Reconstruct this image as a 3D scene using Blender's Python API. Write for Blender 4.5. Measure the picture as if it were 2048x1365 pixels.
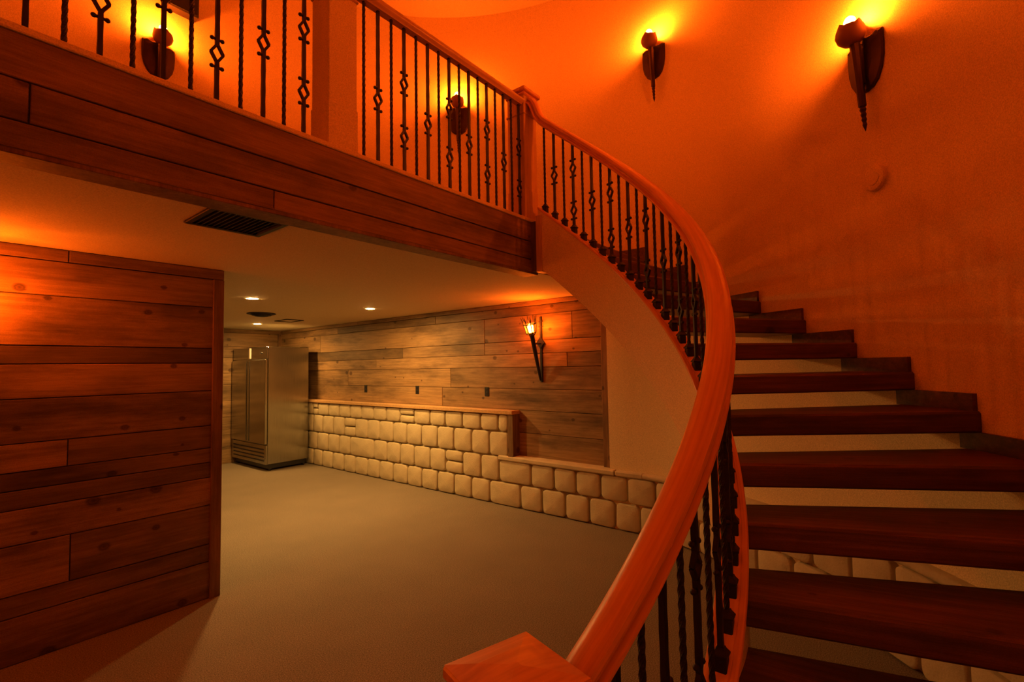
import bpy, math, random
from math import sin, cos, pi, radians, degrees, atan2, sqrt, hypot
from mathutils import Vector, Matrix
random.seed(7)
for o in list(bpy.data.objects): bpy.data.objects.remove(o)
S = bpy.context.scene
COL = S.collection

# ------------------------------------------------------------------ camera, world, exposure
FPX, HEAD, PITCH, ROLL, EYE = 971.0, 38.67, 2.973, -0.98, 1.70
h, p, r = map(radians, (HEAD, PITCH, ROLL))
fw = Vector((cos(h)*cos(p), sin(h)*cos(p), sin(p)))
rt0 = Vector((sin(h), -cos(h), 0)); up0 = rt0.cross(fw)
rt = rt0*cos(r)+up0*sin(r); up = up0*cos(r)-rt0*sin(r)
cd = bpy.data.cameras.new('camera'); cam = bpy.data.objects.new('camera', cd); COL.objects.link(cam)
cd.sensor_fit = 'HORIZONTAL'; cd.sensor_width = 36; cd.lens = FPX/2048*36; cd.clip_start = 0.02
cam.matrix_world = Matrix(((rt.x, up.x, -fw.x, 0), (rt.y, up.y, -fw.y, 0), (rt.z, up.z, -fw.z, EYE), (0, 0, 0, 1)))
S.camera = cam
w = bpy.data.worlds.new('world'); S.world = w; w.use_nodes = True
w.node_tree.nodes['Background'].inputs[0].default_value = (0, 0, 0, 1)
w.node_tree.nodes['Background'].inputs[1].default_value = 0.0
S.view_settings.view_transform = 'Standard'; S.view_settings.look = 'None'
S.view_settings.exposure = 0.0; S.view_settings.gamma = 1.0; S.view_settings.use_curve_mapping = False
SCONCE_COL, SCONCE_STR = (1.0, 0.120, 0.005), 1380.0
TORCH_COL, TORCH_STR = (1.0, 0.125, 0.004), 620.0
CAN_COL, CAN_STR = (1.0, 0.53, 0.135), 2000.0

# ------------------------------------------------------------------ key dimensions (metres, camera above the origin)
CX, CY = 1.577, 2.149           # centre of the round stair hall
RB = 1.671                      # radius of the baluster line
SLOPE = 1.3804                  # rise per radian
RISE = 2.9/16
ZL, ZF = 2.49, 2.90             # lower ceiling, balcony floor
YF = 2.353                      # balcony front
XB, XP = 4.62, 4.745             # stone wainscot face, plank face of the back wall
YE = 9.78                       # end wall
ZT = 5.92                       # upper ceiling
def zshoe(t): return 2.966+SLOPE*(t-0.044)
def theta(k): return -0.468-(12-k)*0.1313
def smooth(x): x = min(1, max(0, x)); return x*x*(3-2*x)
def RW(t):
    d = degrees(t)
    while d > 270: d -= 360
    while d < -90: d += 360
    if d < 150: return 2.90+0.18*smooth((d+30)/27)
    return 3.08-0.18*smooth((d-150)/40)

# ------------------------------------------------------------------ helpers
def obj(name, verts, faces, mat, parent=None, loc=(0, 0, 0), rot=0.0, smoothed=False, uv=None):
    me = bpy.data.meshes.new(name); me.from_pydata([tuple(v) for v in verts], [], faces)
    if mat: me.materials.append(mat)
    if smoothed: me.polygons.foreach_set('use_smooth', [True]*len(me.polygons))
    if uv:
        l = me.uv_layers.new(name='UVMap')
        for i, lp in enumerate(me.loops): l.data[i].uv = uv[lp.vertex_index]
    me.update()
    o = bpy.data.objects.new(name, me); COL.objects.link(o)
    o.location = loc; o.rotation_euler = (0, 0, rot)
    if parent: o.parent = parent
    return o
def tag(o, label=None, cat=None, group=None, kind=None):
    if label: o['label'] = label
    if cat: o['category'] = cat
    if group: o['group'] = group
    if kind: o['kind'] = kind
    return o
def empty(name, loc=(0, 0, 0), rot=0.0, parent=None):
    o = bpy.data.objects.new(name, None); COL.objects.link(o); o.empty_display_size = 0.1
    o.location = loc; o.rotation_euler = (0, 0, rot)
    if parent: o.parent = parent
    return o
def struct(o, label=None): o['kind'] = 'structure'; return tag(o, label)
def copy_tree(o, parent=None):
    c = o.copy(); COL.objects.link(c); c.parent = parent
    for ch in list(o.children): copy_tree(ch, c)
    return c
class MB:
    def __init__(s): s.v = []; s.f = []
    def add(s, v, f):
        n = len(s.v); s.v += [tuple(q) for q in v]; s.f += [tuple(i+n for i in g) for g in f]; return s
    def box(s, x0, x1, y0, y1, z0, z1):
        return s.add([(x0,y0,z0),(x1,y0,z0),(x1,y1,z0),(x0,y1,z0),(x0,y0,z1),(x1,y0,z1),(x1,y1,z1),(x0,y1,z1)],
              [(0,3,2,1),(4,5,6,7),(0,1,5,4),(1,2,6,5),(2,3,7,6),(3,0,4,7)])
    def bbox(s, x0, x1, y0, y1, z0, z1, b=0.004):
        """box with all edges chamfered"""
        xs = (x0, x1); ys = (y0, y1); zs = (z0, z1); v = []; idx = {}
        for i in (0, 1):
            for j in (0, 1):
                for k in (0, 1):
                    sx = b*(1-2*i); sy = b*(1-2*j); sz = b*(1-2*k)
                    for a, d in (('x', (0, sy, sz)), ('y', (sx, 0, sz)), ('z', (sx, sy, 0))):
                        idx[i, j, k, a] = len(v); v.append((xs[i]+d[0], ys[j]+d[1], zs[k]+d[2]))
        f = []
        for i in (0, 1): f.append([idx[i,0,0,'x'], idx[i,1,0,'x'], idx[i,1,1,'x'], idx[i,0,1,'x']][::(1 if i else -1)])
        for j in (0, 1): f.append([idx[0,j,0,'y'], idx[0,j,1,'y'], idx[1,j,1,'y'], idx[1,j,0,'y']][::(1 if j else -1)])
        for k in (0, 1): f.append([idx[0,0,k,'z'], idx[1,0,k,'z'], idx[1,1,k,'z'], idx[0,1,k,'z']][::(1 if k else -1)])
        for j in (0, 1):
            for k in (0, 1): f.append([idx[0,j,k,'y'], idx[1,j,k,'y'], idx[1,j,k,'z'], idx[0,j,k,'z']][::(-1 if (j+k) % 2 else 1)])
        for i in (0, 1):
            for k in (0, 1): f.append([idx[i,0,k,'x'], idx[i,1,k,'x'], idx[i,1,k,'z'], idx[i,0,k,'z']][::(1 if (i+k) % 2 else -1)])
        for i in (0, 1):
            for j in (0, 1): f.append([idx[i,j,0,'x'], idx[i,j,1,'x'], idx[i,j,1,'y'], idx[i,j,0,'y']][::(-1 if (i+j) % 2 else 1)])
        for i in (0, 1):
            for j in (0, 1):
                for k in (0, 1): f.append([idx[i,j,k,'x'], idx[i,j,k,'y'], idx[i,j,k,'z']][::(1 if (i+j+k) % 2 else -1)])
        return s.add(v, f)
    def ring_loft(s, rings, cap=True, closed=True):
        n = len(rings[0]); v = [q for g in rings for q in g]; f = []
        for a in range(len(rings)-1):
            for b in range(n if closed else n-1):
                c = (b+1) % n; f.append((a*n+b, a*n+c, (a+1)*n+c, (a+1)*n+b))
        if cap: f += [tuple(reversed(range(n))), tuple((len(rings)-1)*n+i for i in range(n))]
        return s.add(v, f)
    def lathe(s, prof, n=20, c=(0, 0, 0), cap=True):
        return s.ring_loft([[(c[0]+q*cos(2*pi*i/n), c[1]+q*sin(2*pi*i/n), c[2]+z) for i in range(n)] for q, z in prof], cap)
    def tube(s, pts, rad, n=8, cap=True):
        rings = []; pts = [Vector(q) for q in pts]
        for i, q in enumerate(pts):
            d = (pts[min(i+1, len(pts)-1)]-pts[max(i-1, 0)]).normalized()
            a = d.orthogonal().normalized() if i == 0 else (a-d*a.dot(d)).normalized()
            b = d.cross(a); rr = rad[i] if isinstance(rad, (list, tuple)) else rad
            rings.append([q+rr*(a*cos(2*pi*j/n)+b*sin(2*pi*j/n)) for j in range(n)])
        return s.ring_loft(rings, cap)
    def bar(s, a, b, w, d, side=(0, 1, 0)):
        """square bar from a to b, w in the drawing plane, d along side"""
        a = Vector(a); b = Vector(b); u = (b-a).normalized(); sd = Vector(side).normalized(); n = u.cross(sd).normalized()
        R = lambda q: [q+n*w/2+sd*d/2, q-n*w/2+sd*d/2, q-n*w/2-sd*d/2, q+n*w/2-sd*d/2]
        return s.ring_loft([R(a), R(b)])
    def ball(s, c, rad, nu=10, nv=6, sc=(1, 1, 1)):
        rings = [[(c[0]+sc[0]*rad*sin(pi*j/nv)*cos(2*pi*i/nu), c[1]+sc[1]*rad*sin(pi*j/nv)*sin(2*pi*i/nu), c[2]-sc[2]*rad*cos(pi*j/nv)) for i in range(nu)] for j in range(1, nv)]
        rings = [[(c[0], c[1], c[2]-sc[2]*rad*0.999)]*nu]+rings+[[(c[0], c[1], c[2]+sc[2]*rad*0.999)]*nu]
        return s.ring_loft(rings, False)
    def build(s, name, mat, parent=None, loc=(0, 0, 0), rot=0.0, smoothed=False, uv=None):
        return obj(name, s.v, s.f, mat, parent, loc, rot, smoothed, uv)

# ------------------------------------------------------------------ materials
def new_mat(name):
    m = bpy.data.materials.new(name); m.use_nodes = True; nt = m.node_tree; b = nt.nodes['Principled BSDF']
    return m, nt, b
def N(nt, t, **kw):
    n = nt.nodes.new(t)
    for k, v in kw.items(): setattr(n, k, v)
    return n
def ramp(nt, fac, stops):
    n = N(nt, 'ShaderNodeValToRGB'); e = n.color_ramp.elements
    while len(e) < len(stops): e.new(0.5)
    for i, (q, c) in enumerate(stops): e[i].position = q; e[i].color = (*c, 1)
    nt.links.new(fac, n.inputs[0]); return n.outputs[0]
def mix(nt, fac, a, b, mode='MIX'):
    n = N(nt, 'ShaderNodeMix', data_type='RGBA', blend_type=mode)
    for s, q in ((n.inputs[0], fac), (n.inputs[6], a), (n.inputs[7], b)):
        if isinstance(q, (int, float)): s.default_value = q
        elif isinstance(q, tuple): s.default_value = (*q, 1)
        else: nt.links.new(q, s)
    return n.outputs[2]
def noise(nt, vec, scale, detail=4, rough=0.55):
    n = N(nt, 'ShaderNodeTexNoise'); n.inputs['Scale'].default_value = scale; n.inputs['Detail'].default_value = detail; n.inputs['Roughness'].default_value = rough
    if vec: nt.links.new(vec, n.inputs['Vector'])
    return n.outputs['Fac']
def bump(nt, b, height, strength, dist=0.01):
    n = N(nt, 'ShaderNodeBump'); n.inputs['Strength'].default_value = strength; n.inputs['Distance'].default_value = dist
    nt.links.new(height, n.inputs['Height']); nt.links.new(n.outputs[0], b.inputs['Normal'])
def mapping(nt, src, scale, rnd=True):
    m = N(nt, 'ShaderNodeMapping'); m.inputs['Scale'].default_value = scale; nt.links.new(src, m.inputs['Vector'])
    if rnd:
        oi = N(nt, 'ShaderNodeObjectInfo'); mu = N(nt, 'ShaderNodeMath', operation='MULTIPLY'); mu.inputs[1].default_value = 91.7
        nt.links.new(oi.outputs['Random'], mu.inputs[0]); co = N(nt, 'ShaderNodeCombineXYZ')
        for i in range(3): nt.links.new(mu.outputs[0], co.inputs[i])
        nt.links.new(co.outputs[0], m.inputs['Location'])
    return m.outputs[0]
def plain(name, col, rough=0.6, metal=0.0, bs=0.0, bscale=200, var=0.0, speck=0.0):
    m, nt, b = new_mat(name); b.inputs['Roughness'].default_value = rough; b.inputs['Metallic'].default_value = metal
    b.inputs['Base Color'].default_value = (*col, 1)
    tc = N(nt, 'ShaderNodeTexCoord')
    if speck:
        f = noise(nt, tc.outputs['Object'], 170, 2, 0.8)
        nt.links.new(ramp(nt, f, [(0.25, tuple(c*(1-speck) for c in col)), (0.75, tuple(min(1, c*(1+speck)) for c in col))]), b.inputs['Base Color'])
    elif var:
        f = noise(nt, tc.outputs['Object'], 6, 5)
        nt.links.new(ramp(nt, f, [(0.3, tuple(c*(1-var) for c in col)), (0.7, tuple(min(1, c*(1+var)) for c in col))]), b.inputs['Base Color'])
    if bs: bump(nt, b, noise(nt, tc.outputs['Object'], bscale, 3), bs, 0.004)
    return m
def barnwood(name, dark, mid, light, rough=0.62, use_tint=True, coord='Object', axis=0, gl=1.0):
    """rough sawn board: grain runs along local axis, knots, dark weather stains"""
    m, nt, b = new_mat(name); b.inputs['Roughness'].default_value = rough
    tc = N(nt, 'ShaderNodeTexCoord'); src = tc.outputs[coord]
    def sc(a, c): q = [c, c, c]; q[axis] = a; return tuple(q)
    grain = noise(nt, mapping(nt, src, sc(0.9*gl, 22)), 2.0, 6, 0.6)
    stain = noise(nt, mapping(nt, src, sc(1.0, 4.0)), 1.15, 5, 0.62)
    fine = noise(nt, mapping(nt, src, sc(9, 190)), 1.0, 3, 0.6)
    speck = noise(nt, src, 260, 2, 0.8)
    c1 = ramp(nt, grain, [(0.25, dark), (0.5, mid), (0.75, light)])
    st = ramp(nt, stain, [(0.30, (0.20, 0.18, 0.18)), (0.44, (0.62, 0.60, 0.58)), (0.55, (0.95, 0.95, 0.93)), (0.72, (1.2, 1.15, 1.05))])
    c2 = mix(nt, 0.85, c1, st, 'MULTIPLY')
    c2 = mix(nt, 0.5, c2, ramp(nt, fine, [(0.3, (0.75, 0.75, 0.75)), (0.7, (1.2, 1.2, 1.2))]), 'MULTIPLY')
    c2 = mix(nt, 0.6, c2, ramp(nt, speck, [(0.25, (0.6, 0.6, 0.6)), (0.75, (1.35, 1.35, 1.35))]), 'MULTIPLY')
    vo = N(nt, 'ShaderNodeTexVoronoi'); vo.inputs['Scale'].default_value = 1.0; vo.inputs['Randomness'].default_value = 1.0
    vo.voronoi_dimensions = '2D'
    sx = N(nt, 'ShaderNodeSeparateXYZ'); nt.links.new(mapping(nt, src, sc(2.8, 3.6)), sx.inputs[0])
    ay = N(nt, 'ShaderNodeMath', operation='ADD'); nt.links.new(sx.outputs[(axis+1) % 3], ay.inputs[0]); nt.links.new(sx.outputs[(axis+2) % 3], ay.inputs[1])
    cx_ = N(nt, 'ShaderNodeCombineXYZ'); nt.links.new(sx.outputs[axis], cx_.inputs[0]); nt.links.new(ay.outputs[0], cx_.inputs[1])
    nt.links.new(cx_.outputs[0], vo.inputs['Vector'])
    sel = N(nt, 'ShaderNodeSeparateColor'); nt.links.new(vo.outputs['Color'], sel.inputs[0])
    rs = N(nt, 'ShaderNodeMapRange'); rs.inputs[3].default_value = 0.75; rs.inputs[4].default_value = 2.2; nt.links.new(sel.outputs[1], rs.inputs[0])
    wob = N(nt, 'ShaderNodeMath', operation='MULTIPLY_ADD'); nt.links.new(fine, wob.inputs[0]); wob.inputs[1].default_value = 0.05; nt.links.new(vo.outputs['Distance'], wob.inputs[2])
    kd = N(nt, 'ShaderNodeMath', operation='MULTIPLY'); nt.links.new(wob.outputs[0], kd.inputs[0]); nt.links.new(rs.outputs[0], kd.inputs[1])
    kn = ramp(nt, kd.outputs[0], [(0.035, (0.25, 0.2, 0.17)), (0.07, (0.5, 0.42, 0.38)), (0.09, (0.3, 0.24, 0.2)), (0.14, (1, 1, 1))])
    gt = N(nt, 'ShaderNodeMath', operation='GREATER_THAN'); gt.inputs[1].default_value = 0.5; nt.links.new(sel.outputs[0], gt.inputs[0])
    c3 = mix(nt, gt.outputs[0], c2, mix(nt, 1.0, c2, kn, 'MULTIPLY'))
    if use_tint:
        oi = N(nt, 'ShaderNodeObjectInfo'); c3 = mix(nt, 1.0, c3, oi.outputs['Color'], 'MULTIPLY')
    nt.links.new(c3, b.inputs['Base Color'])
    ad = N(nt, 'ShaderNodeMath', operation='ADD'); nt.links.new(grain, ad.inputs[0]); nt.links.new(fine, ad.inputs[1])
    bump(nt, b, ad.outputs[0], 0.25, 0.003)
    return m
def smoothwood(name, dark, light, coord='Object', axis=0, rough=0.34, along=3.0, across=70):
    m, nt, b = new_mat(name); b.inputs['Roughness'].default_value = rough
    tc = N(nt, 'ShaderNodeTexCoord'); q = [across]*3; q[axis] = along
    g = noise(nt, mapping(nt, tc.outputs[coord], tuple(q), rnd=False), 1.0, 6, 0.6)
    nt.links.new(ramp(nt, g, [(0.3, dark), (0.7, light)]), b.inputs['Base Color'])
    bump(nt, b, g, 0.12, 0.002)
    return m
def emit(name, col, strength):
    m, nt, b = new_mat(name); nt.nodes.remove(b); e = N(nt, 'ShaderNodeEmission')
    e.inputs[0].default_value = (*col, 1); e.inputs[1].default_value = strength
    nt.links.new(e.outputs[0], nt.nodes['Material Output'].inputs[0]); return m

M = {}
M['paint'] = plain('cream_wall_paint', (0.76, 0.60, 0.35), 0.75, bs=0.25, bscale=90, speck=0.3)
M['ceil'] = plain('ceiling_paint', (0.60, 0.50, 0.33), 0.85, bs=0.3, bscale=120, speck=0.28)
M['stone'] = plain('cream_cast_stone', (0.56, 0.46, 0.31), 0.9, bs=0.9, bscale=70, var=0.12)
M['mortar'] = plain('stone_backing', (0.40, 0.35, 0.26), 0.95, bs=0.6, bscale=80)
M['plank'] = barnwood('rough_barn_board', (0.27, 0.165, 0.085), (0.42, 0.27, 0.14), (0.54, 0.36, 0.19))
M['treadwood'] = barnwood('rough_tread_board', (0.06, 0.024, 0.022), (0.125, 0.048, 0.038), (0.22, 0.09, 0.062), axis=0, rough=0.42)
M['trimwood'] = barnwood('trim_board', (0.22, 0.12, 0.06), (0.34, 0.20, 0.10), (0.45, 0.28, 0.14), axis=2)
M['rail'] = smoothwood('handrail_oak', (0.62, 0.27, 0.09), (0.86, 0.42, 0.16), coord='UV', axis=0, along=2.0, across=60)
M['newel'] = smoothwood('newel_oak', (0.50, 0.29, 0.14), (0.68, 0.42, 0.22), axis=2, along=3, across=45)
M['cap'] = smoothwood('newel_cap_oak', (0.55, 0.24, 0.085), (0.78, 0.38, 0.15), axis=0, along=3, across=40)
M['balrail'] = smoothwood('balcony_rail_oak', (0.48, 0.27, 0.12), (0.66, 0.40, 0.20), axis=0, along=3, across=45)
M['iron'] = plain('black_wrought_iron', (0.018, 0.013, 0.019), 0.5, 0.3, bs=0.3, bscale=120)
M['bronze'] = plain('dark_bronze', (0.055, 0.028, 0.022), 0.5, 0.6, bs=0.3, bscale=90, var=0.3)
def bowl_mat():
    m, nt, b = new_mat('amber_bronze_bowl'); b.inputs['Base Color'].default_value = (0.22, 0.10, 0.05, 1); b.inputs['Roughness'].default_value = 0.45
    t = N(nt, 'ShaderNodeBsdfTranslucent'); t.inputs[0].default_value = (0.5, 0.26, 0.08, 1)
    mx = N(nt, 'ShaderNodeMixShader'); mx.inputs[0].default_value = 0.03
    nt.links.new(b.outputs[0], mx.inputs[1]); nt.links.new(t.outputs[0], mx.inputs[2])
    nt.links.new(mx.outputs[0], nt.nodes['Material Output'].inputs[0]); return m
M['bowl'] = bowl_mat()
M['black'] = plain('black_plastic', (0.012, 0.012, 0.014), 0.45)
M['blackvent'] = plain('black_vent_metal', (0.015, 0.015, 0.02), 0.5, 0.2)
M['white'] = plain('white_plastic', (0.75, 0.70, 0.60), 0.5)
M['gap'] = plain('dark_board_backing', (0.02, 0.012, 0.008), 0.9)
M['sconce_bulb'] = emit('sconce_bulb_glow', SCONCE_COL, SCONCE_STR)
M['torch_bulb'] = emit('torch_bulb_glow', TORCH_COL, TORCH_STR)
M['can_lens'] = emit('downlight_glow', CAN_COL, CAN_STR)
def carpet():
    m, nt, b = new_mat('loop_carpet'); b.inputs['Roughness'].default_value = 0.95
    tc = N(nt, 'ShaderNodeTexCoord')
    f = noise(nt, tc.outputs['Object'], 150, 3, 0.7); g = noise(nt, tc.outputs['Object'], 2.0, 4)
    c = ramp(nt, f, [(0.30, (0.075, 0.060, 0.046)), (0.5, (0.215, 0.172, 0.13)), (0.70, (0.40, 0.32, 0.24))])
    c = mix(nt, 0.35, c, ramp(nt, g, [(0.3, (0.75, 0.75, 0.75)), (0.7, (1.1, 1.1, 1.1))]), 'MULTIPLY')
    nt.links.new(c, b.inputs['Base Color']); bump(nt, b, f, 0.5, 0.006); return m
M['carpet'] = carpet()
def steel():
    m, nt, b = new_mat('brushed_stainless'); b.inputs['Metallic'].default_value = 1.0
    tc = N(nt, 'ShaderNodeTexCoord')
    f = noise(nt, mapping(nt, tc.outputs['Object'], (400, 400, 3), rnd=False), 1.0, 3)
    nt.links.new(ramp(nt, f, [(0.3, (0.34, 0.33, 0.30)), (0.7, (0.48, 0.47, 0.43))]), b.inputs['Base Color'])
    mr = N(nt, 'ShaderNodeMapRange'); mr.inputs[3].default_value = 0.16; mr.inputs[4].default_value = 0.26
    nt.links.new(f, mr.inputs[0]); nt.links.new(mr.outputs[0], b.inputs['Roughness']); return m
M['steel'] = steel()

# ------------------------------------------------------------------ structure
def arc_wall(name, a0, a1, z0, z1, mat, th=0.12, n=90):
    ang = [radians(a0+(a1-a0)*i/n) for i in range(n+1)]; v = []; f = []
    for a in ang:
        for q in (RW(a), RW(a)+th):
            for z in (z0, z1): v.append((CX+q*cos(a), CY+q*sin(a), z))
    for i in range(n):
        a = i*4; b = a+4
        f += [(a, a+1, b+1, b), (a+2, b+2, b+3, a+3), (a+1, a+3, b+3, b+1), (a, b, b+2, a+2)]
    f += [(0, 2, 3, 1), (n*4, n*4+1, n*4+3, n*4+2)]
    return obj(name, v, f, mat, smoothed=False)
def shade_smooth(o, ang=40):
    me = o.data; me.polygons.foreach_set('use_smooth', [True]*len(me.polygons))
    me.set_sharp_from_angle(angle=radians(ang)); return o
floor = struct(MB().box(-2.2, 5.4, -1.6, YE+0.1, -0.08, 0).build('floor', M['carpet']), 'brown speckled loop carpet')
def disc_slab(name, z0, z1, rad, mat, n=72):
    return MB().lathe([(rad, z0), (rad, z1)], n, (CX, CY, 0)).build(name, mat)
struct(disc_slab('ceiling', ZT, ZT+0.1, 3.3, M['ceil']), 'smooth round upper ceiling')
wall_hall = struct(shade_smooth(arc_wall('wall_curved', -222, -0.2, 0, ZT+0.01, M['paint'])), 'smooth curved plaster wall of the stair hall')
struct(shade_smooth(arc_wall('wall_upper', -0.4, 138.2, ZF-0.3, ZT+0.01, M['paint'])), 'curved plaster wall behind the balcony')
struct(MB().box(-2.1, 4.9, YF+0.03, YE+0.1, ZL, ZL+0.06).build('ceiling_lower', M['ceil']), 'plain plaster ceiling of the lower room')
balc = struct(MB().box(-2.0, 4.9, YF+0.02, 5.4, ZL+0.06, ZF).build('floor_balcony', M['carpet']), 'balcony floor over the lower room')
wall_back = struct(MB().box(XP+0.012, XP+0.16, 2.40, YE+0.1, 0, ZL).build('wall_back', M['gap']), 'back wall of rough boards over cream stone')
# plain plaster return joining board wall and curved wall
struct(MB().box(4.657, XP+0.16, 2.125, 2.44, 0, ZL).build('wall_return', M['paint']), 'plaster strip beside the board wall')
wall_end = struct(MB().box(-2.1, XP+0.1, YE+0.012, YE+0.12, 0, ZL).build('wall_end', M['gap']), 'end wall of rough boards behind the refrigerator')
wall_left = struct(MB().box(-0.80, 1.530, 4.149, 4.27, 0, ZL).build('wall_left', M['gap']), 'partition wall clad in reddish rough boards')
struct(MB().box(-2.1, -1.98, 4.1, YE+0.1, 0, ZL).build('wall_side', M['paint']), 'plain side wall of the lower room')
struct(MB().box(-2.1, -0.75, 4.16, 4.27, 0, ZL).build('wall_filler', M['paint']), 'plain wall beside the partition')

# ------------------------------------------------------------------ planks
def plank(parent, wall, a0, a1, z0, z1, face, tint, mat='plank', th=0.02, name='plank', gap=0.0026):
    """wall 'x': board in a plane x=face, running along y; 'y': plane y=face, running along x. Local X is the length."""
    L = a1-a0-2*gap; H = z1-z0-2*gap; c = 0.003; pr = random.uniform(0, 0.004)
    x0, x1, q0, q1 = -L/2, L/2, -H/2, H/2
    v = [(x0, th, q0), (x1, th, q0), (x1, th, q1), (x0, th, q1),
         (x0, c-pr, q0), (x1, c-pr, q0), (x1, c-pr, q1), (x0, c-pr, q1),
         (x0+c, -pr, q0+c), (x1-c, -pr, q0+c), (x1-c, -pr, q1-c), (x0+c, -pr, q1-c)]
    f = [(0, 1, 2, 3)[::-1][::-1]]
    for i in range(4):
        j = (i+1) % 4; f += [(i, 4+i, 4+j, j), (4+i, 8+i, 8+j, 4+j)]
    f.append((8, 11, 10, 9)[::-1]); f[0] = (3, 2, 1, 0)
    mid = (a0+a1)/2; zz = (z0+z1)/2
    o = obj(name, v, f, M[mat], parent)
    if wall == 'y': o.location = (mid, face, zz); o.rotation_euler = (0, 0, 0)
    else: o.location = (face, mid, zz); o.rotation_euler = (0, 0, -pi/2)
    if isinstance(tint, (int, float)): tint = (tint, tint, tint)
    o.color = (*tint, 1)
    return o
# left partition: boards from the floor up (z bounds) and their tones
lz = [0, .272, .40, .69, .897, 1.01, 1.118, 1.287, 1.552, 1.763, 1.876, 2.192, 2.412]
lt = [.50, .46, .5, .76, .34, .46, .5, .58, .80, .36, .74, .70]
stain = lambda t: (t, t*.90, t*.78)
lj = {2: (.682, .76, .5), 6: (.657, .80, .44)}
for i, t in enumerate(lt):
    if i in lj:
        x, ta, tb = lj[i]
        plank(wall_left, 'y', -0.79, x, lz[i], lz[i+1], 4.137, stain(ta)); plank(wall_left, 'y', x, 1.50, lz[i], lz[i+1], 4.137, stain(tb))
    else: plank(wall_left, 'y', -0.79, 1.50, lz[i], lz[i+1], 4.137, stain(t))
plank(wall_left, 'y', -0.79, .633, 2.412, 2.489, 4.122, stain(.62), th=0.03); plank(wall_left, 'y', .633, 1.548, 2.412, 2.489, 4.122, stain(.58), th=0.03)
t1 = struct(MB().bbox(1.473, 1.547, 4.119, 4.285, 0, 2.411, 0.003).build('trim_1', M['trimwood']), 'upright corner board closing the end of the partition'); t1.color = (*stain(.68), 1)

# back wall boards above the stone
rows = [(1.16, 1.42, [(2.5, 5.07, .95), (5.07, YE, 1.1)]), (1.42, 1.685, [(2.5, 4.9, .95), (4.9, 7.4, 1.05), (7.4, YE, 1.0)]),
        (1.685, 1.849, [(2.5, 2.99, .6), (2.99, 6.6, 1.2), (6.6, YE, 1.2)]), (1.849, 2.006, [(2.5, 4.26, 1.0), (4.26, 5.94, .95), (5.94, YE, .62)]),
        (2.006, 2.32, [(2.5, 2.915, .7), (2.915, 4.256, .85), (4.256, 8.3, 1.0), (8.3, YE, .9)]), (2.32, 2.432, [(2.5, 5.2, .7), (5.2, 7.73, .62), (7.73, YE, 1.2)])]
for z0, z1, ps in rows:
    for a, b, t in ps: plank(wall_back, 'x', a, b, z0, z1, XP, stain(t*.72))
for z0, z1 in ((.60, .886), (.886, 1.16)): plank(wall_back, 'x', 2.5, 3.80, z0, z1, XP, stain(.7))
plank(wall_back, 'x', 2.43, 7.1, 2.432, 2.489, XP-0.015, stain(.76), th=0.03); plank(wall_back, 'x', 7.1, YE, 2.432, 2.489, XP-0.015, stain(.76), th=0.03)
for z0, z1 in ((0, .3), (.3, .62), (.62, .85), (.85, 1.15), (1.15, 1.45), (1.45, 1.66), (1.66, 1.95), (1.95, 2.15), (2.15, 2.42)):
    plank(wall_end, 'y', 1.0, XP-0.07, z0, z1, YE, stain(random.choice((.6, .7, .8))))
plank(wall_end, 'y', 1.0, XP, 2.42, 2.489, YE-0.015, stain(.76), th=0.03)
c1 = struct(MB().bbox(XP-0.07, XP+0.005, YE-0.02, YE+0.01, 1.16, 2.42, 0.003).build('trim_2', M['trimwood']), 'corner board where the two board walls meet'); c1.color = (*stain(.76), 1)
c2 = struct(MB().bbox(XP-0.05, XP+0.03, 2.425, 2.532, 0.607, 2.431, 0.004).build('trim_3', M['trimwood']), 'upright board framing the right end of the board wall'); c2.color = (*stain(.68), 1)
# stone wainscot body, chair rail and recess end board
WAIN0 = 3.70
bk = MB().box(XB+0.045, XP+0.014, WAIN0+0.02, YE, 0, 1.112).box(XB+0.045, XP+0.014, 2.0, WAIN0+0.03, 0, 0.548).build('wainscot_backing', M['mortar'], wall_back)
cr = struct(MB().bbox(XB-0.03, XP+0.005, WAIN0-0.005, YE, 1.112, 1.160, 0.006).build('trim_4', M['balrail']), 'long wooden chair rail on top of the stone wainscot')
c3 = struct(MB().bbox(XB-0.012, XP+0.01, WAIN0, WAIN0+0.085, 0.60, 1.113, 0.003).build('trim_5', M['trimwood']), 'short upright board ending the tall stone at the recess'); c3.color = (*stain(.68), 1)

# ------------------------------------------------------------------ stones
def stone_mesh(W, H, D=0.056, rc=0.045, ch=0.014):
    """pillow-faced block, local x along the wall, -y outward"""
    rc = min(rc, W*.3, H*.3); jit = lambda s: random.uniform(-s, s)
    cs = []
    for cx, cz, a0 in ((W/2-rc, H/2-rc, 0), (-W/2+rc, H/2-rc, 90), (-W/2+rc, -H/2+rc, 180), (W/2-rc, -H/2+rc, 270)):
        jr = rc*random.uniform(.75, 1.25)
        for k in range(4):
            a = radians(a0+30*k); cs.append((cx+rc*cos(a)+jit(.003), cz+rc*sin(a)+jit(.003)))
    n = len(cs)
    def ring(y, s): return [(x-s*(1 if x > 0 else -1)*min(1, abs(x)/(W/2)), y, z-s*(1 if z > 0 else -1)*min(1, abs(z)/(H/2))) for x, z in cs]
    v = ring(0, 0)+ring(-D+ch, 0)+ring(-D+ch*.35, ch*.35)+ring(-D, ch)+[(0, -D-0.004, 0)]
    f = []
    for a in range(3):
        for i in range(n):
            j = (i+1) % n; f.append((a*n+i, a*n+j, (a+1)*n+j, (a+1)*n+i))
    c = 4*n
    for i in range(n): f.append((3*n+i, 3*n+(i+1) % n, c))
    return v, f
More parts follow.
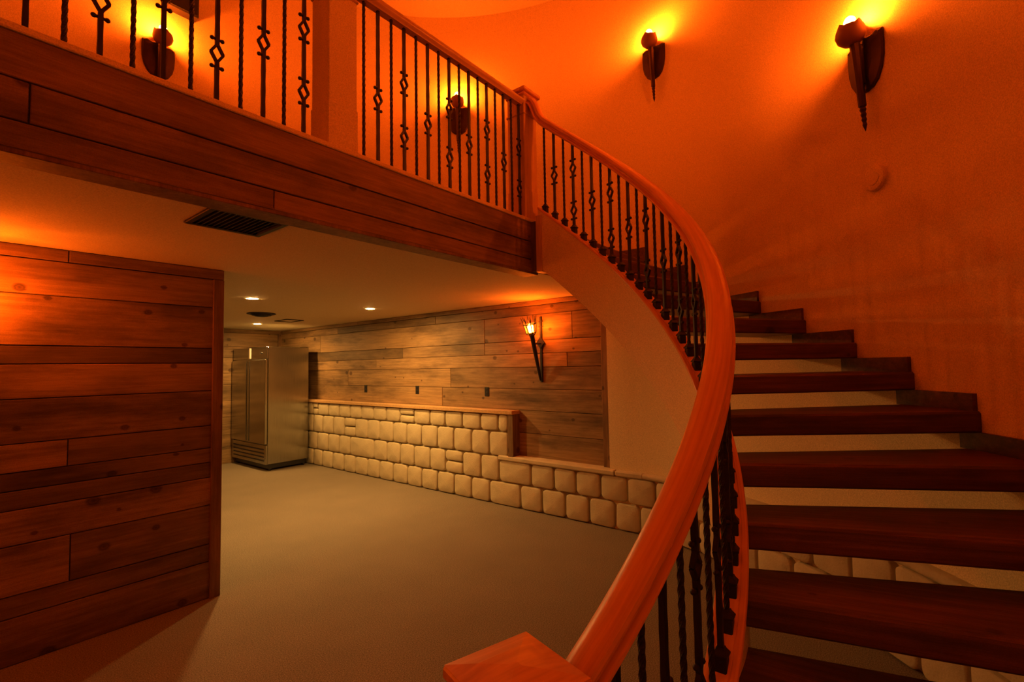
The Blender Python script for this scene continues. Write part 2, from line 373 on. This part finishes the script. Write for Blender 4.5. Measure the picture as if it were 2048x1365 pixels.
def stone_straight(y0, y1, z0, z1, g=0.009):
    v, f = stone_mesh(y1-y0-2*g, z1-z0-2*g)
    o = obj('brick', v, f, M['stone'], wall_back, (XB+0.054, (y0+y1)/2, (z0+z1)/2), -pi/2, True)
Z = [0.0, .285, .59, .895, 1.112]
r1 = [9.3, 8.98, 8.66, 8.33, 8.156, 7.81, 7.475, 7.155, 6.84, 6.518, 6.19, 5.863, 5.544, 5.2, 4.893, 4.565, 4.239, 3.944, 3.785]
r2 = [9.3, 8.98, 8.65, 8.314, 7.998, 7.653, 7.325, 7.009, 6.68, 6.367, 6.025, 5.71, 5.382, 5.052, 4.728, 4.401, 4.094, 3.785]
r3 = [9.2, 8.85, 8.5, 8.18, 7.822, 7.481, 7.158, 6.512, 6.179, 5.86, 5.543, 5.204, 4.894, 4.567, 4.243, 3.94]
r4 = [9.3, 8.98, 8.65, 8.308, 8.01, 7.677, 7.339, 7.009, 6.681, 6.362, 6.029, 5.696, 5.381, 5.055, 4.729, 4.41, 4.098]
split = {(0, 8.33), (0, 5.863), (1, 7.325), (2, 4.894)}
for ri, row in enumerate((r1, r2, r3, r4)):
    z1, z0 = Z[4-ri], Z[3-ri]
    for a, b in zip(row, row[1:]):
        if (ri, a) in split:
            m = z0+(z1-z0)*.52; stone_straight(b, a, m, z1); stone_straight(b, a, z0, m)
        else: stone_straight(b, a, z0, z1)
low3 = [3.94, 3.45, 3.127, 2.84, 2.537, 2.228]; low4 = [4.098, 3.61, 3.298, 2.983, 2.683, 2.373, 2.10]
for a, b in zip(low3, low3[1:]): stone_straight(b, a, .285, .552)
for a, b in zip(low4, low4[1:]): stone_straight(b, a, 0, .285)
# stones on the curved wall below the stair
def stone_curved(a0, a1, z0, z1, g=0.009):
    am = (a0+a1)/2; R = RW(am)
    v, f = stone_mesh(abs(a1-a0)*R-2*g, z1-z0-2*g)
    v = [(x, -(y), z) for x, y, z in v]
    rad = R+0.004
    vv = []
    for x, y, z in v:      # wrap on the arc: y is now inward depth
        a = am+x/R; q = RW(a)+0.002-y; vv.append((CX+q*cos(a), CY+q*sin(a), z))
    c = (CX+R*cos(am), CY+R*sin(am), (z0+z1)/2)
    vv = [(a-c[0], b-c[1], z) for a, b, z in vv]
    obj('brick', vv, [tuple(reversed(t)) for t in f], M['stone'], wall_hall, c, 0, True)
da = 0.31/2.98
for row, off in ((0, 0.0), (1, 0.55)):
    a = -0.016-off*da*0 if row == 0 else 0.026
    k = 0
    while a > -1.45:
        wd = da*random.choice((1, 1, 1.05, .95, 1.0))
        z0, z1 = ((0, .285) if row == 0 else (.285, .552))
        if row == 1 and k in (4, 9):
            stone_curved(a, a-wd, z0, .42); stone_curved(a, a-wd, .42, z1)
        else: stone_curved(a, a-wd, z0, z1)
        a -= wd; k += 1
# stone ledge: straight slabs plus curved slabs
def ledge_straight(y0, y1, depth1):
    m = MB().bbox(XB-0.022, depth1, y0+0.002, y1-0.002, .548, .608, 0.014)
    struct_o = m.build('ledge_slab', M['stone'], wall_back); return struct_o
ledge_straight(2.36, 3.945, XP+0.01)
ledge_straight(2.05, 2.36, 4.68)
def ledge_curved(a0, a1, n=10):
    prof = [(0.01, .550), (-.040, .550), (-.058, .562), (-.062, .580), (-.056, .598), (-.042, .608), (0.01, .608)]
    rings = []
    for i in range(n+1):
        a = a0+(a1-a0)*i/n; rings.append([(CX+(RW(a)+d)*cos(a), CY+(RW(a)+d)*sin(a), z) for d, z in prof])
    shade_smooth(MB().ring_loft(rings).build('ledge_slab', M['stone'], wall_hall), 50)
a = -0.03
while a > -1.4: ledge_curved(a, a-0.345); a -= 0.347

# ------------------------------------------------------------------ balcony edge boards
plank(balc, 'y', -1.6, .245, 2.58, 2.728, YF, stain(.60)); plank(balc, 'y', .245, 3.312, 2.58, 2.728, YF, stain(.52))
plank(balc, 'y', -1.6, 3.312, 2.728, 2.893, YF, stain(.60))
plank(balc, 'y', -1.6, 1.1, 2.478, 2.58, YF, stain(.54)); plank(balc, 'y', 1.1, 3.312, 2.478, 2.58, YF, stain(.60))
sf = MB().bbox(-1.6, 3.312, YF+0.002, YF+0.14, 2.462, 2.492, 0.003).build('soffit_board', M['trimwood'], balc); sf.color = (*stain(.60), 1)
MB().bbox(-1.6, 3.32, YF-0.012, YF+0.16, 2.893, 2.920, 0.004).build('edge_trim', M['paint'], balc)
eb = MB()
def polar_box(m, r0, r1, t0, t1, z0, z1):
    q = [(CX+a*cos(b), CY+a*sin(b)) for a, b in ((r0, t0), (r1, t0), (r1, t1), (r0, t1))]
    return m.add([(x, y, z0) for x, y in q]+[(x, y, z1) for x, y in q], [(3, 2, 1, 0), (4, 5, 6, 7), (0, 1, 5, 4), (1, 2, 6, 5), (2, 3, 7, 6), (3, 0, 4, 7)])
polar_box(eb, RB-.056, RB+.052, .052, .082, 2.462, 2.925).build('end_board', M['newel'], balc)
o = polar_box(MB(), RB-.020, RB+.052, .080, .130, 2.478, 2.893).build('end_filler', M['trimwood'], balc); o.color = (*stain(.56), 1)

# ------------------------------------------------------------------ staircase
stair = tag(empty('staircase', (CX+RB*cos(-1.2), CY+RB*sin(-1.2), 0)), 'curved open-riser staircase with thick dark wooden treads and plaster stringer', 'staircase')
SL = stair.location.copy()
DK = 0.22
def pt(phi, rr):
    u = (cos(phi), sin(phi)); n = (-sin(phi), cos(phi)); s = sqrt(rr*rr-DK*DK)
    return (CX+s*u[0]-DK*n[0], CY+s*u[1]-DK*n[1])
def phik(k): return theta(k)+DK/2.9
def sp(x, y, z): return (x-SL.x, y-SL.y, z)
for k in range(1, 16):
    ph0, ph1 = phik(k), phik(k+1)+0.02
    R_in = RB+0.035; zt, zb = k*RISE, k*RISE-0.10
    out = []
    a, b = pt(ph0, R_in), pt(ph0, RW(theta(k))-0.002)
    nn = 10
    front = [(a[0]+(b[0]-a[0])*i/nn, a[1]+(b[1]-a[1])*i/nn) for i in range(nn+1)]
    ao = [atan2(pt(ph0, 2.9)[1]-CY, pt(ph0, 2.9)[0]-CX), atan2(pt(ph1, 2.9)[1]-CY, pt(ph1, 2.9)[0]-CX)]
    arc = [(CX+(RW(q)-0.002)*cos(q), CY+(RW(q)-0.002)*sin(q)) for q in [ao[0]+(ao[1]-ao[0])*i/6 for i in range(1, 7)]]
    inn = [pt(ph1+(ph0-ph1)*i/6, R_in) for i in range(0, 6)]
    poly = front+arc+inn
    # waney front edge: chamfer ring along the nosing with small wobble
    cx0 = sum(q[0] for q in poly)/len(poly); cy0 = sum(q[1] for q in poly)/len(poly)
    d = Vector((b[0]-a[0], b[1]-a[1])).normalized(); back = Vector((-d.y, d.x))
    def ring(z, ins):
        g = []
        for i, q in enumerate(poly):
            if i <= nn:
                e = ins+random.uniform(0, .003) if 0 < i < nn else ins
                g.append((q[0]+back.x*e, q[1]+back.y*e, z))
            else: g.append((q[0], q[1], z))
        return g
    rings = [ring(zb, .006), ring(zb+.008, 0), ring(zt-.010, 0), ring(zt, .008)]
    mid = (front[nn//2][0], front[nn//2][1], (zt+zb)/2); rz = atan2(d.y, d.x)
    cR, sR = cos(-rz), sin(-rz)
    rl = [[((x-mid[0])*cR-(y-mid[1])*sR, (x-mid[0])*sR+(y-mid[1])*cR, z-mid[2]) for x, y, z in g] for g in rings]
    o = MB().ring_loft(rl).build('tread', M['treadwood'], stair, sp(*mid), rz)
    tt = random.uniform(.75, 1.1); o.color = (tt, tt*.95, tt*.95, 1)
    # wall skirt block filling the gap above this tread
    a0 = ao[0]+0.006; a1 = a0+0.1313+0.03
    prof = [(0.004, zt-.002), (-.022, zt-.002), (-.022, zt+RISE-.1+.002 if k < 15 else zt+RISE-.02), (0.004, zt+RISE-.1+.002 if k < 15 else zt+RISE-.02)]
    rg = []
    for i in range(7):
        q = a0+(a1-a0)*i/6; rg.append([sp(CX+(RW(q)+dd)*cos(q), CY+(RW(q)+dd)*sin(q), z) for dd, z in prof])
    o = MB().ring_loft(rg).build('skirt_block', M['treadwood'], stair); o.color = (.9, .85, .85, 1)
# plaster stringer following the inner curve
T0, T1, NS = 0.072, -2.02, 72
rg = []
for i in range(NS+1):
    t = T0+(T1-T0)*i/NS; zt = zshoe(t)-0.020; zb = max(0.0, zshoe(t)-0.50)
    rg.append([sp(CX+q*cos(t), CY+q*sin(t), z) for q, z in ((RB-.043, zb), (RB+.043, zb), (RB+.043, zt), (RB-.043, zt))])
shade_smooth(MB().ring_loft(rg).build('stringer', M['paint'], stair), 30)
prof = [(-.044, -.026), (.044, -.026), (.050, -.022), (.052, -.013), (.049, -.004), (.042, 0), (.030, 0), (.028, -.003), (.025, 0), (-.025, 0), (-.028, -.003), (-.030, 0), (-.042, 0), (-.049, -.004), (-.052, -.013), (-.050, -.022)]
rg = []; uv = []
for i in range(NS+1):
    t = T0+(T1-T0)*i/NS; rg.append([sp(CX+(RB+q)*cos(t), CY+(RB+q)*sin(t), zshoe(t)+z) for q, z in prof])
    uv += [((T0-t)*RB, j*.02) for j in range(len(prof))]
shade_smooth(MB().ring_loft(rg).build('stringer_cap', M['rail'], stair, uv=uv), 35)

# ------------------------------------------------------------------ iron balusters
BW = 0.0165
def twist_bar(H, turns_per_m=6.5):
    m = MB(); n = int(H/0.011); rings = []
    for i in range(n+1):
        z = H*i/n; e = smooth(min(z, H-z)/0.06); a = 2*pi*turns_per_m*(z-H/2)*(1 if 0.02 < z < H-0.02 else 1)
        a = a if e > 0 else 0; hw = BW/2*1.0
        rings.append([(hw*(1.22 if j % 2 else 1.04)*cos(a+j*pi/4), hw*(1.22 if j % 2 else 1.04)*sin(a+j*pi/4), z) for j in range(8)])
    return m.ring_loft(rings)
DH, DWD, KN = 0.044, 0.026, 0.066
def straight_bar(H, cs):
    m = MB(); z = 0; hw = BW/2
    for c in cs+[None]:
        e = H if c is None else c-DH+0.006
        rings = []; n = max(2, int((e-z)/0.05))
        for i in range(n+1):
            zz = z+(e-z)*i/n; q = hw*(1+0.05*((i % 2)*2-1)); rings.append([(q, q, zz), (-q, q, zz), (-q, -q, zz), (q, -q, zz)])
        m.ring_loft(rings)
        if c is not None: z = c+DH-0.006
    return m
def basket(c):
    m = MB(); A, B, D, E_ = (0, 0, c-DH), (DWD, 0, c), (0, 0, c+DH), (-DWD, 0, c)
    for a, b in ((A, B), (B, D), (D, E_), (E_, A)): m.bar(a, b, 0.0115, 0.014)
    return m
def knuckle(z):
    m = MB().tube([(q, 0, z) for q in (-.031, -.029, -.024, -.018, -.013, 0, .013, .018, .024, .029, .031)], [.001, .006, .0095, .009, .006, .0065, .006, .009, .0095, .006, .001], 8)
    return m
def shoe(): # square block with a collar, used on the sloping stringer cap
    return MB().bbox(-.019, .019, -.019, .019, -.022, .030, .003).ring_loft([[(s*sx, s*sy, z) for sx, sy in ((1, 1), (-1, 1), (-1, -1), (1, -1))] for s, z in ((.022, .030), (.023, .036), (.020, .040), (.013, .050), (.011, .056))])
def make_baluster(H, kind, with_shoe, fr):
    cs = {'plain': [], 'single': [fr[0]*H], 'double': [fr[1]*H, fr[2]*H]}[kind]
    b = (twist_bar(H) if kind == 'plain' else straight_bar(H, cs)).build('baluster', M['iron'])
    for c in cs:
        k = basket(c).build('diamond_basket', M['iron'], b)
        for q in (-KN, KN): knuckle(c+q).build('knuckle', M['iron'], b, smoothed=True)
    if with_shoe: shoe().build('shoe', M['iron'], b)
    return b
def railing_set(H, with_shoe, fr): return {k: make_baluster(H, k, with_shoe, fr) for k in ('plain', 'single', 'double')}
used = set()
def place(proto, parent, loc, rot):
    if id(proto) in used: c = copy_tree(proto)
    else: c = proto; used.add(id(proto))
    c.parent = parent; c.location = loc; c.rotation_euler = (0, 0, rot); return c
KIND = ['plain', 'single', 'plain', 'double']

# balcony railing
YB = 2.392
br = tag(empty('balcony_railing', (1.5, YB, 2.94)), 'straight balcony railing of black iron balusters between square wooden posts', 'railing')
BL = br.location
HB = 0.935
pb = railing_set(HB+0.030, False, (.418, .252, .612))
xs = [1.609+i*.0976 for i in range(16)]
sc = YB/YF
for i, x in enumerate(xs): place(pb[KIND[i % 4]], br, (x*sc-BL.x, 0, -0.022), 0)
for i in range(19):                      # from the box post back to the left, first one double
    x = 1.248-i*.1021
    if x*sc < -1.2: break
    place(pb[KIND[(3-i) % 4]], br, (x*sc-BL.x, 0, -0.022), 0)
RP = [(-.024, 0), (.024, 0), (.030, .012), (.040, .020), (.044, .034), (.040, .050), (.026, .062), (0, .066), (-.026, .062), (-.040, .050), (-.044, .034), (-.040, .020), (-.030, .012)]
def straight_rail(x0, x1, name='handrail'):
    rg = [[(x-BL.x, YB+q-BL.y, 2.94+HB+z-BL.z) for q, z in RP] for x in (x0, x1)]
    return shade_smooth(MB().ring_loft(rg).build(name, M['balrail'], br), 40)
straight_rail(-1.6, 1.40); straight_rail(1.55, 3.16)
def newel(parent, P0, x, y, z0, z1, rot=0.0, s=0.0875, cap=0.117, mat='newel'):
    """square box newel: shaft, base mould, neck mould, cap"""
    H = z1-z0; o = MB().bbox(-s, s, -s, s, 0, H-0.05, 0.004).build('newel_post', M[mat], parent, (x-P0.x, y-P0.y, z0-P0.z), rot)
    e = s+0.012
    MB().bbox(-s-.004, s+.004, -s-.004, s+.004, 0, 0.26, 0.003).build('plinth', M[mat], o)
    MB().bbox(-e+.003, e-.003, -e+.003, e-.003, H-0.235, H-0.215, 0.006).build('neck_mould', M['newel'], o)
    MB().bbox(-e, e, -e, e, H-0.072, H-0.044, 0.008).bbox(-cap, cap, -cap, cap, H-0.044, H-0.014, 0.006).ring_loft([[(q*a, q*b, z) for a, b in ((1, 1), (-1, 1), (-1, -1), (1, -1))] for q, z in ((cap-.004, H-.014), (cap*.5, H-.004), (.01, H))]).build('newel_cap', M['cap'], o)
    return o
newel(br, BL, 1.475, YF+0.085, 2.90, 4.03, mat='paint')
newel(br, BL, 3.232, YF+0.085, 2.90, 4.03)

# stair railing
sr = tag(empty('stair_railing', (CX+RB*cos(-1.9), CY+RB*sin(-1.9), 0)), 'curved stair railing with orange oak handrail and black iron balusters', 'railing')
RL = sr.location
HS = 0.698
ps = railing_set(HS+0.02, True, (.49, .24, .71))
DT = 0.0550
for i in range(36):
    t = 0.044-i*DT
    if t < -1.93: break
    place(ps[KIND[i % 4]], sr, (CX+RB*cos(t)-RL.x, CY+RB*sin(t)-RL.y, zshoe(t)), t+pi/2)
RR = 1.652
half = [(0.028, 0), (0.048, 0.005), (0.053, 0.012), (0.051, 0.019), (0.034, 0.026), (0.033, 0.033), (0.045, 0.040), (0.047, 0.048), (0.043, 0.06), (0.032, 0.069), (0.012, 0.074)]
SP = half+[(-x, z) for x, z in half[::-1]]
path = []
def rr_at(t): return RB-0.012-0.012*smooth((-t-0.9)/0.9)
for i in range(7):
    t, dz = [(.135, .105), (.120, .108), (.110, .096), (.100, .066), (.086, .026), (.060, .004), (.020, 0)][i]
    path.append((t, zshoe(t)+HS+dz))
t = -0.02
while t > -1.985:
    e = zshoe(t)+HS; lv = 0.925
    s = smooth((-t-1.72)/0.26)
    path.append((t, max(e, e*(1-s)+lv*s))); t -= 0.03
path.append((-1.99, 0.925))
P3 = [Vector((CX+rr_at(t)*cos(t), CY+rr_at(t)*sin(t), z)) for t, z in path]
rg = []; uv = []; acc = 0
for i, q in enumerate(P3):
    tg = (P3[min(i+1, len(P3)-1)]-P3[max(i-1, 0)]).normalized()
    rad = Vector((cos(path[i][0]), sin(path[i][0]), 0)); upv = rad.cross(tg).normalized()
    if upv.z < 0: upv = -upv
    if abs(upv.z) < 0.05: upv = Vector((0, 0, 1))
    if i: acc += (q-P3[i-1]).length
    base = q
    rg.append([base+rad*a+upv*b-Vector(RL) for a, b in SP]); uv += [(acc, j*.02) for j in range(len(SP))]
shade_smooth(MB().ring_loft(rg).build('handrail', M['rail'], sr, uv=uv), 28)
newel(sr, RL, .840, .678, 0.0, 1.058, radians(-16))

# ------------------------------------------------------------------ sconces (shield back plate, torch, bowl, bulb)
def make_sconce():
    """local: wall plane y=0, -y into the room, z=0 at shield centre"""
    s = empty('torch_sconce')
    o2 = [(0, .178), (.026, .156), (.055, .150), (.092, .158), (.128, .142), (.131, .06), (.127, -.02), (.112, -.085), (.082, -.140), (.046, -.168), (0, -.176)]
    out = o2+[(-x, z) for x, z in o2[-2:0:-1]]
    def rg(y, k): return [(x*k, y, z*k) for x, z in out]
    MB().ring_loft([rg(0.004, 1), rg(-.012, 1), rg(-.020, .93), rg(-.030, .5)]).build('shield_plate', M['bronze'], s)
    rv = MB()
    for x, z in ((.112, .128), (-.112, .128), (0, -.14)): rv.ball((x, -.020, z), .006, 8, 5)
    rv.build('rivet', M['iron'], s, smoothed=True)
    MB().bbox(-.013, .013, -.072, -.010, -.13, .115, .003).build('bracket_arm', M['bronze'], s)
    # stick: tapering, knobbly ferrule and pointed tip
    A = Vector((0, -.078, .135)); B = Vector((0, -.046, -.275)); d = (B-A)
    pts = [A+d*q for q in (0, .12, .5, .985, 1.0)]
    st = MB().tube(pts, [.030, .026, .023, .021, .017], 8).build('torch_stick', M['bronze'], s)
    tip = MB(); u = d.normalized(); pp = []; rr = []
    for i in range(9): pp.append(B+u*(i*.0155)); rr.append(.0165*(1-i/20)*(1.15 if i % 2 else .80))
    tip.tube(pp+[B+u*.15], rr+[.001], 8).build('pointed_tip', M['bronze'], st)
    # tulip bowl whose rim rises to leaf points
    n = 32; c = Vector((0, -.100, .112)); prof = ((.022, 0), (.046, .008), (.070, .032), (.080, .062), (.076, .090), (.070, .104))
    def lift(i, z): return (.020*max(0, cos(2*pi*i/n*4))**2 if z > .10 else 0)+(.022*max(0, sin(2*pi*i/n))**4 if z > .10 else 0)
    rings = [[(c.x+q*cos(2*pi*i/n), c.y+q*sin(2*pi*i/n), c.z+z+lift(i, z)) for i in range(n)] for q, z in prof]
    rings += [[(c.x+(q-.004)*cos(2*pi*i/n), c.y+(q-.004)*sin(2*pi*i/n), c.z+z+.002+lift(i, z)) for i in range(n)] for q, z in reversed(prof[1:])]
    MB().ring_loft(rings).build('bowl', M['bowl'], s, smoothed=True)
    MB().lathe([(.014, 0), (.014, .080), (.016, .105)], 12, (c.x, c.y, c.z+.008)).build('lamp_holder', M['iron'], s)
    MB().ball((c.x, c.y, c.z+.140), .033, 12, 8, (1, 1, 1.2)).build('bulb', M['sconce_bulb'], s, smoothed=True)
    return s
sc0 = make_sconce()
spots = [(-45.5, 3.505, 'shield-backed torch sconce glowing over the treads, directly above round cover plate'),
         (-6.5, 4.735, 'shield-backed torch sconce on bare curved wall above the stair railing'),
         (36.8, 4.64, 'shield-backed torch sconce seen through balcony balusters near the corner newel'),
         (93.8, 4.575, 'shield-backed torch sconce behind balcony balusters below the dark wall box')]
for i, (deg, z, lab) in enumerate(spots):
    a = radians(deg); o = sc0 if i == 0 else copy_tree(sc0)
    o.location = (CX+RW(a)*cos(a), CY+RW(a)*sin(a), z); o.rotation_euler = (0, 0, a-pi/2)
    tag(o, lab, 'sconce', 'torch sconces round the stair hall')

# iron basket torches on board walls
def make_torch():
    """local: wall y=0, -y into the room, z=0 at the foot of the wall strap"""
    s = empty('wall_torch')
    w_ = MB().bbox(-.015, .015, -.016, .004, 0, .78, .003)
    for z in (.66, .72): w_.bar((-.030, -.010, z), (.030, -.010, z+.004), .010, .010)
    w_.build('wall_strap', M['iron'], s)
    MB().ring_loft([[(x, y, z+.47) for x, z in ((0, .07), (.06, 0), (0, -.07), (-.06, 0))] for y in (-.012, -.024)]).build('diamond_plate', M['iron'], s)
    MB().tube([(0, -.015, .46), (0, -.10, .455), (.0, -.135, .45)], .008, 8).build('bracket_arm', M['iron'], s)
    A = Vector((0, -.03, .02)); B = Vector((0, -.19, .56)); d = B-A
    MB().tube([A, A+d*.1, A+d*.6, B], [.012, .016, .024, .027], 10).build('torch_stick', M['iron'], s)
    u = d.normalized(); e1 = Vector((1, 0, 0)); e2 = u.cross(e1)
    cage = MB()
    for off, rad in ((.02, .056), (.125, .070)):
        ps_ = [B+u*off+rad*(e1*cos(2*pi*i/16)+e2*sin(2*pi*i/16)) for i in range(17)]; cage.tube(ps_, .006, 6)
    for i in range(8):
        a = 2*pi*i/8; q = e1*cos(a)+e2*sin(a)
        cage.tube([B+u*-.012+q*.026, B+u*.02+q*.058, B+u*.125+q*.072, B+u*.165+q*.078, B+u*.215+q*.092], [.006, .007, .007, .007, .002], 6)
    cage.build('basket', M['iron'], s)
    MB().tube([B, B+u*.025], [.024, .022], 10).build('lamp_holder', M['iron'], s)
    MB().tube([B+u*.022, B+u*.03, B+u*.095, B+u*.118, B+u*.130], [.012, .026, .034, .024, .004], 12).build('bulb', M['torch_bulb'], s, smoothed=True)
    return s
tb = make_torch(); tb.location = (XP-0.004, 3.345, 1.505); tb.rotation_euler = (0, 0, -pi/2)
tag(tb, 'black iron basket torch lit on the golden board wall above the recess', 'wall torch', 'iron basket torches')
tl = copy_tree(tb); tl.name = 'wall_torch_offscreen'; tl.location = (0.17, 4.137-0.004, 1.50); tl.rotation_euler = (0, 0, 0)
tag(tl, 'black iron basket torch lit on the reddish board partition', 'wall torch', 'iron basket torches')

# ------------------------------------------------------------------ refrigerator
FX, FY0, FY1, FZ0, FZ1 = 3.855, 8.40, 9.74, 0.10, 2.105
fr = tag(empty('refrigerator', (FX, FY0, 0)), 'tall two-door stainless steel commercial refrigerator on casters in the room corner', 'refrigerator')
def fb(name, x0, x1, y0, y1, z0, z1, mat, b=0.004, parent=fr):
    return MB().bbox(x0-FX, x1-FX, y0-FY0, y1-FY0, z0, z1, b).build(name, M[mat], parent)
fb('body', FX, XB-0.04, FY0, FY1, FZ0+0.01, FZ1, 'steel', .008)
hd = fb('header_panel', FX-.028, FX, FY0, FY1, 1.895, FZ1, 'steel', .006)
MB().bbox(-.034, -.026, .60, .665, 1.91, 2.095, .002).build('header_strip', M['white'], hd, (0, 0, 0))  # plain white upright strip on the header, over the gap between the doors
MB().tube([(-.026, .19, 2.0), (-.040, .19, 2.0)], .016, 12).build('lock', M['black'], hd)
ym = (FY0+FY1)/2
for a, b_, hs in ((FY0+.004, ym-.004, ym-.07), (ym+.004, FY1-.004, ym+.04)):
    d_ = fb('door', FX-.05, FX-.004, a, b_, .45, 1.885, 'steel', .007)
    MB().bbox(-.062, -.048, hs-FY0, hs+.032-FY0, .47, 1.865, .004).build('handle_channel', M['steel'], d_)
gr = fb('grille', FX-.030, FX, FY0, FY1, FZ0+.012, .435, 'steel', .005)
for i in range(4):
    z = .165+i*.062; MB().bbox(-.036, -.028, .07, FY1-FY0-.07, z, z+.022, .002).build('slot', M['black'], gr)
fb('base_pan', FX+.02, XB-.08, FY0+.02, FY1-.02, .035, FZ0+.015, 'black', .004)
for x in (FX+.06, XB-.12):
    for y in (FY0+.05, FY1-.06):
        cst = MB().tube([(x-FX-.014, y-FY0, .034), (x-FX+.014, y-FY0, .034)], .034, 14).build('caster', M['black'], fr)
        MB().bbox(x-FX-.02, x-FX+.02, y-FY0-.018, y-FY0+.018, .05, .112, .003).build('fork', M['steel'], cst)

# ------------------------------------------------------------------ ceiling fittings
def downlight(x, y, lab):
    s = tag(empty('recessed_downlight', (x, y, ZL)), lab, 'ceiling light', 'recessed downlights')
    MB().lathe([(.052, -.001), (.078, -.001), (.080, -.005), (.074, -.007), (.058, -.006), (.052, -.003)], 28).build('trim_ring', M['white'], s, smoothed=True)
    MB().lathe([(.053, .0), (.053, -.0035), (.040, -.007), (.001, -.008)], 24).build('lens', M['can_lens'], s)
downlight(2.345, 5.50, 'round recessed ceiling downlight nearest the partition corner')
downlight(3.80, 5.42, 'round recessed ceiling downlight close to the board wall')
downlight(3.69, 8.45, "round recessed ceiling downlight just off the refrigerator's front corner")
# black return-air grille near the balcony edge
v = tag(empty('ceiling_vent', (1.08, 2.715, ZL)), 'large black rectangular ceiling vent beside the balcony edge', 'vent')
m = MB(); X, Y = .192, .187
for q in ((-X, X, -Y, -Y+.03), (-X, X, Y-.03, Y), (-X, -X+.03, -Y+.03, Y-.03), (X-.03, X, -Y+.03, Y-.03)): m.bbox(*q, -.012, .002, .003)
m.build('frame', M['blackvent'], v)
MB().box(-X+.02, X-.02, -Y+.02, Y-.02, -.002, .001).build('backing', M['black'], v)
for i in range(13):
    x = -X+.045+i*.0252; MB().add([(x, -Y+.03, -.010), (x+.013, -Y+.03, -.002), (x+.013, Y-.03, -.002), (x, Y-.03, -.010), (x+.003, -Y+.03, -.011), (x+.016, -Y+.03, -.003), (x+.016, Y-.03, -.003), (x+.003, Y-.03, -.011)],
        [(0, 1, 2, 3), (7, 6, 5, 4), (0, 4, 5, 1), (1, 5, 6, 2), (2, 6, 7, 3), (3, 7, 4, 0)]).build('louver', M['blackvent'], v)
v = tag(empty('round_diffuser', (3.06, 6.88, ZL)), 'black round ceiling air diffuser between the downlights and refrigerator', 'vent')
MB().lathe([(.17, 0), (.185, -.008), (.17, -.016), (.14, -.012), (.14, 0)], 32).build('outer_ring', M['blackvent'], v, smoothed=True)
for q, z in ((.125, -.03), (.085, -.042)): MB().lathe([(q-.03, z+.022), (q, z), (q-.004, z-.002), (q-.034, z+.02)], 28, cap=False).build('cone_ring', M['blackvent'], v, smoothed=True)
MB().lathe([(.145, -.008), (.05, -.05), (.001, -.053)], 24).build('center_disc', M['blackvent'], v, smoothed=True)
v = tag(empty('ceiling_register', (3.80, 7.58, ZL)), 'flat rectangular ceiling register with thin dark frame by the board wall', 'vent')
m = MB(); X, Y = .14, .20
for q in ((-X, X, -Y, -Y+.018), (-X, X, Y-.018, Y), (-X, -X+.018, -Y+.018, Y-.018), (X-.018, X, -Y+.018, Y-.018)): m.bbox(*q, -.012, .002, .002)
m.build('frame', M['blackvent'], v)
MB().box(-X+.01, X-.01, -Y+.01, Y-.01, -.003, .001).build('panel', M['ceil'], v)

# ------------------------------------------------------------------ outlets, round plate, wall box
def outlet(y, z, lab):
    s = tag(empty('wall_outlet', (XP-.003, y, z), -pi/2), lab, 'outlet', 'black outlet covers on the board wall')
    MB().bbox(-.037, .037, -.008, .004, -.060, .060, .003).build('cover_plate', M['black'], s)
    for q in (-.026, .026): MB().bbox(-.017, .017, -.012, -.006, q-.016, q+.016, .003).build('receptacle', M['iron'], s)
    MB().ball((0, -.009, 0), .004, 8, 4).build('screw', M['steel'], s)
outlet(6.885, 1.372, 'black outlet cover plate closest to the refrigerator')
outlet(5.60, 1.374, 'black outlet cover plate midway along the stone wainscot')
outlet(4.225, 1.374, 'black outlet cover plate closest to the iron torch')
a = radians(-45.9); R_ = RW(a)
k = tag(empty('round_cover_plate', (CX+R_*cos(a), CY+R_*sin(a), 2.785), a-pi/2), 'round flat wall-coloured cover plate on curved wall', 'cover plate')
def yl(prof, n=32): return [[(q*cos(2*pi*i/n), y, q*sin(2*pi*i/n)) for i in range(n)] for q, y in prof]
MB().ring_loft(yl([(.076, .008), (.076, -.016), (.071, -.024), (.060, -.026)])).build('plate', M['paint'], k)
MB().ring_loft(yl([(.045, -.025), (.044, -.029), (.040, -.030)])).build('center_cap', M['paint'], k)
a = radians(91); R_ = RW(a)
k = tag(empty('wall_box', (1.545, CY+R_*sin(a)+0.003, 5.30), 0), 'dark rectangular wall box high behind the balcony railing', 'box')
MB().bbox(-.125, .125, -.10, 0, -.20, .20, .006).build('housing', M['black'], k)
MB().bbox(-.115, .115, -.108, -.098, -.19, .19, .004).build('front_panel', M['blackvent'], k)
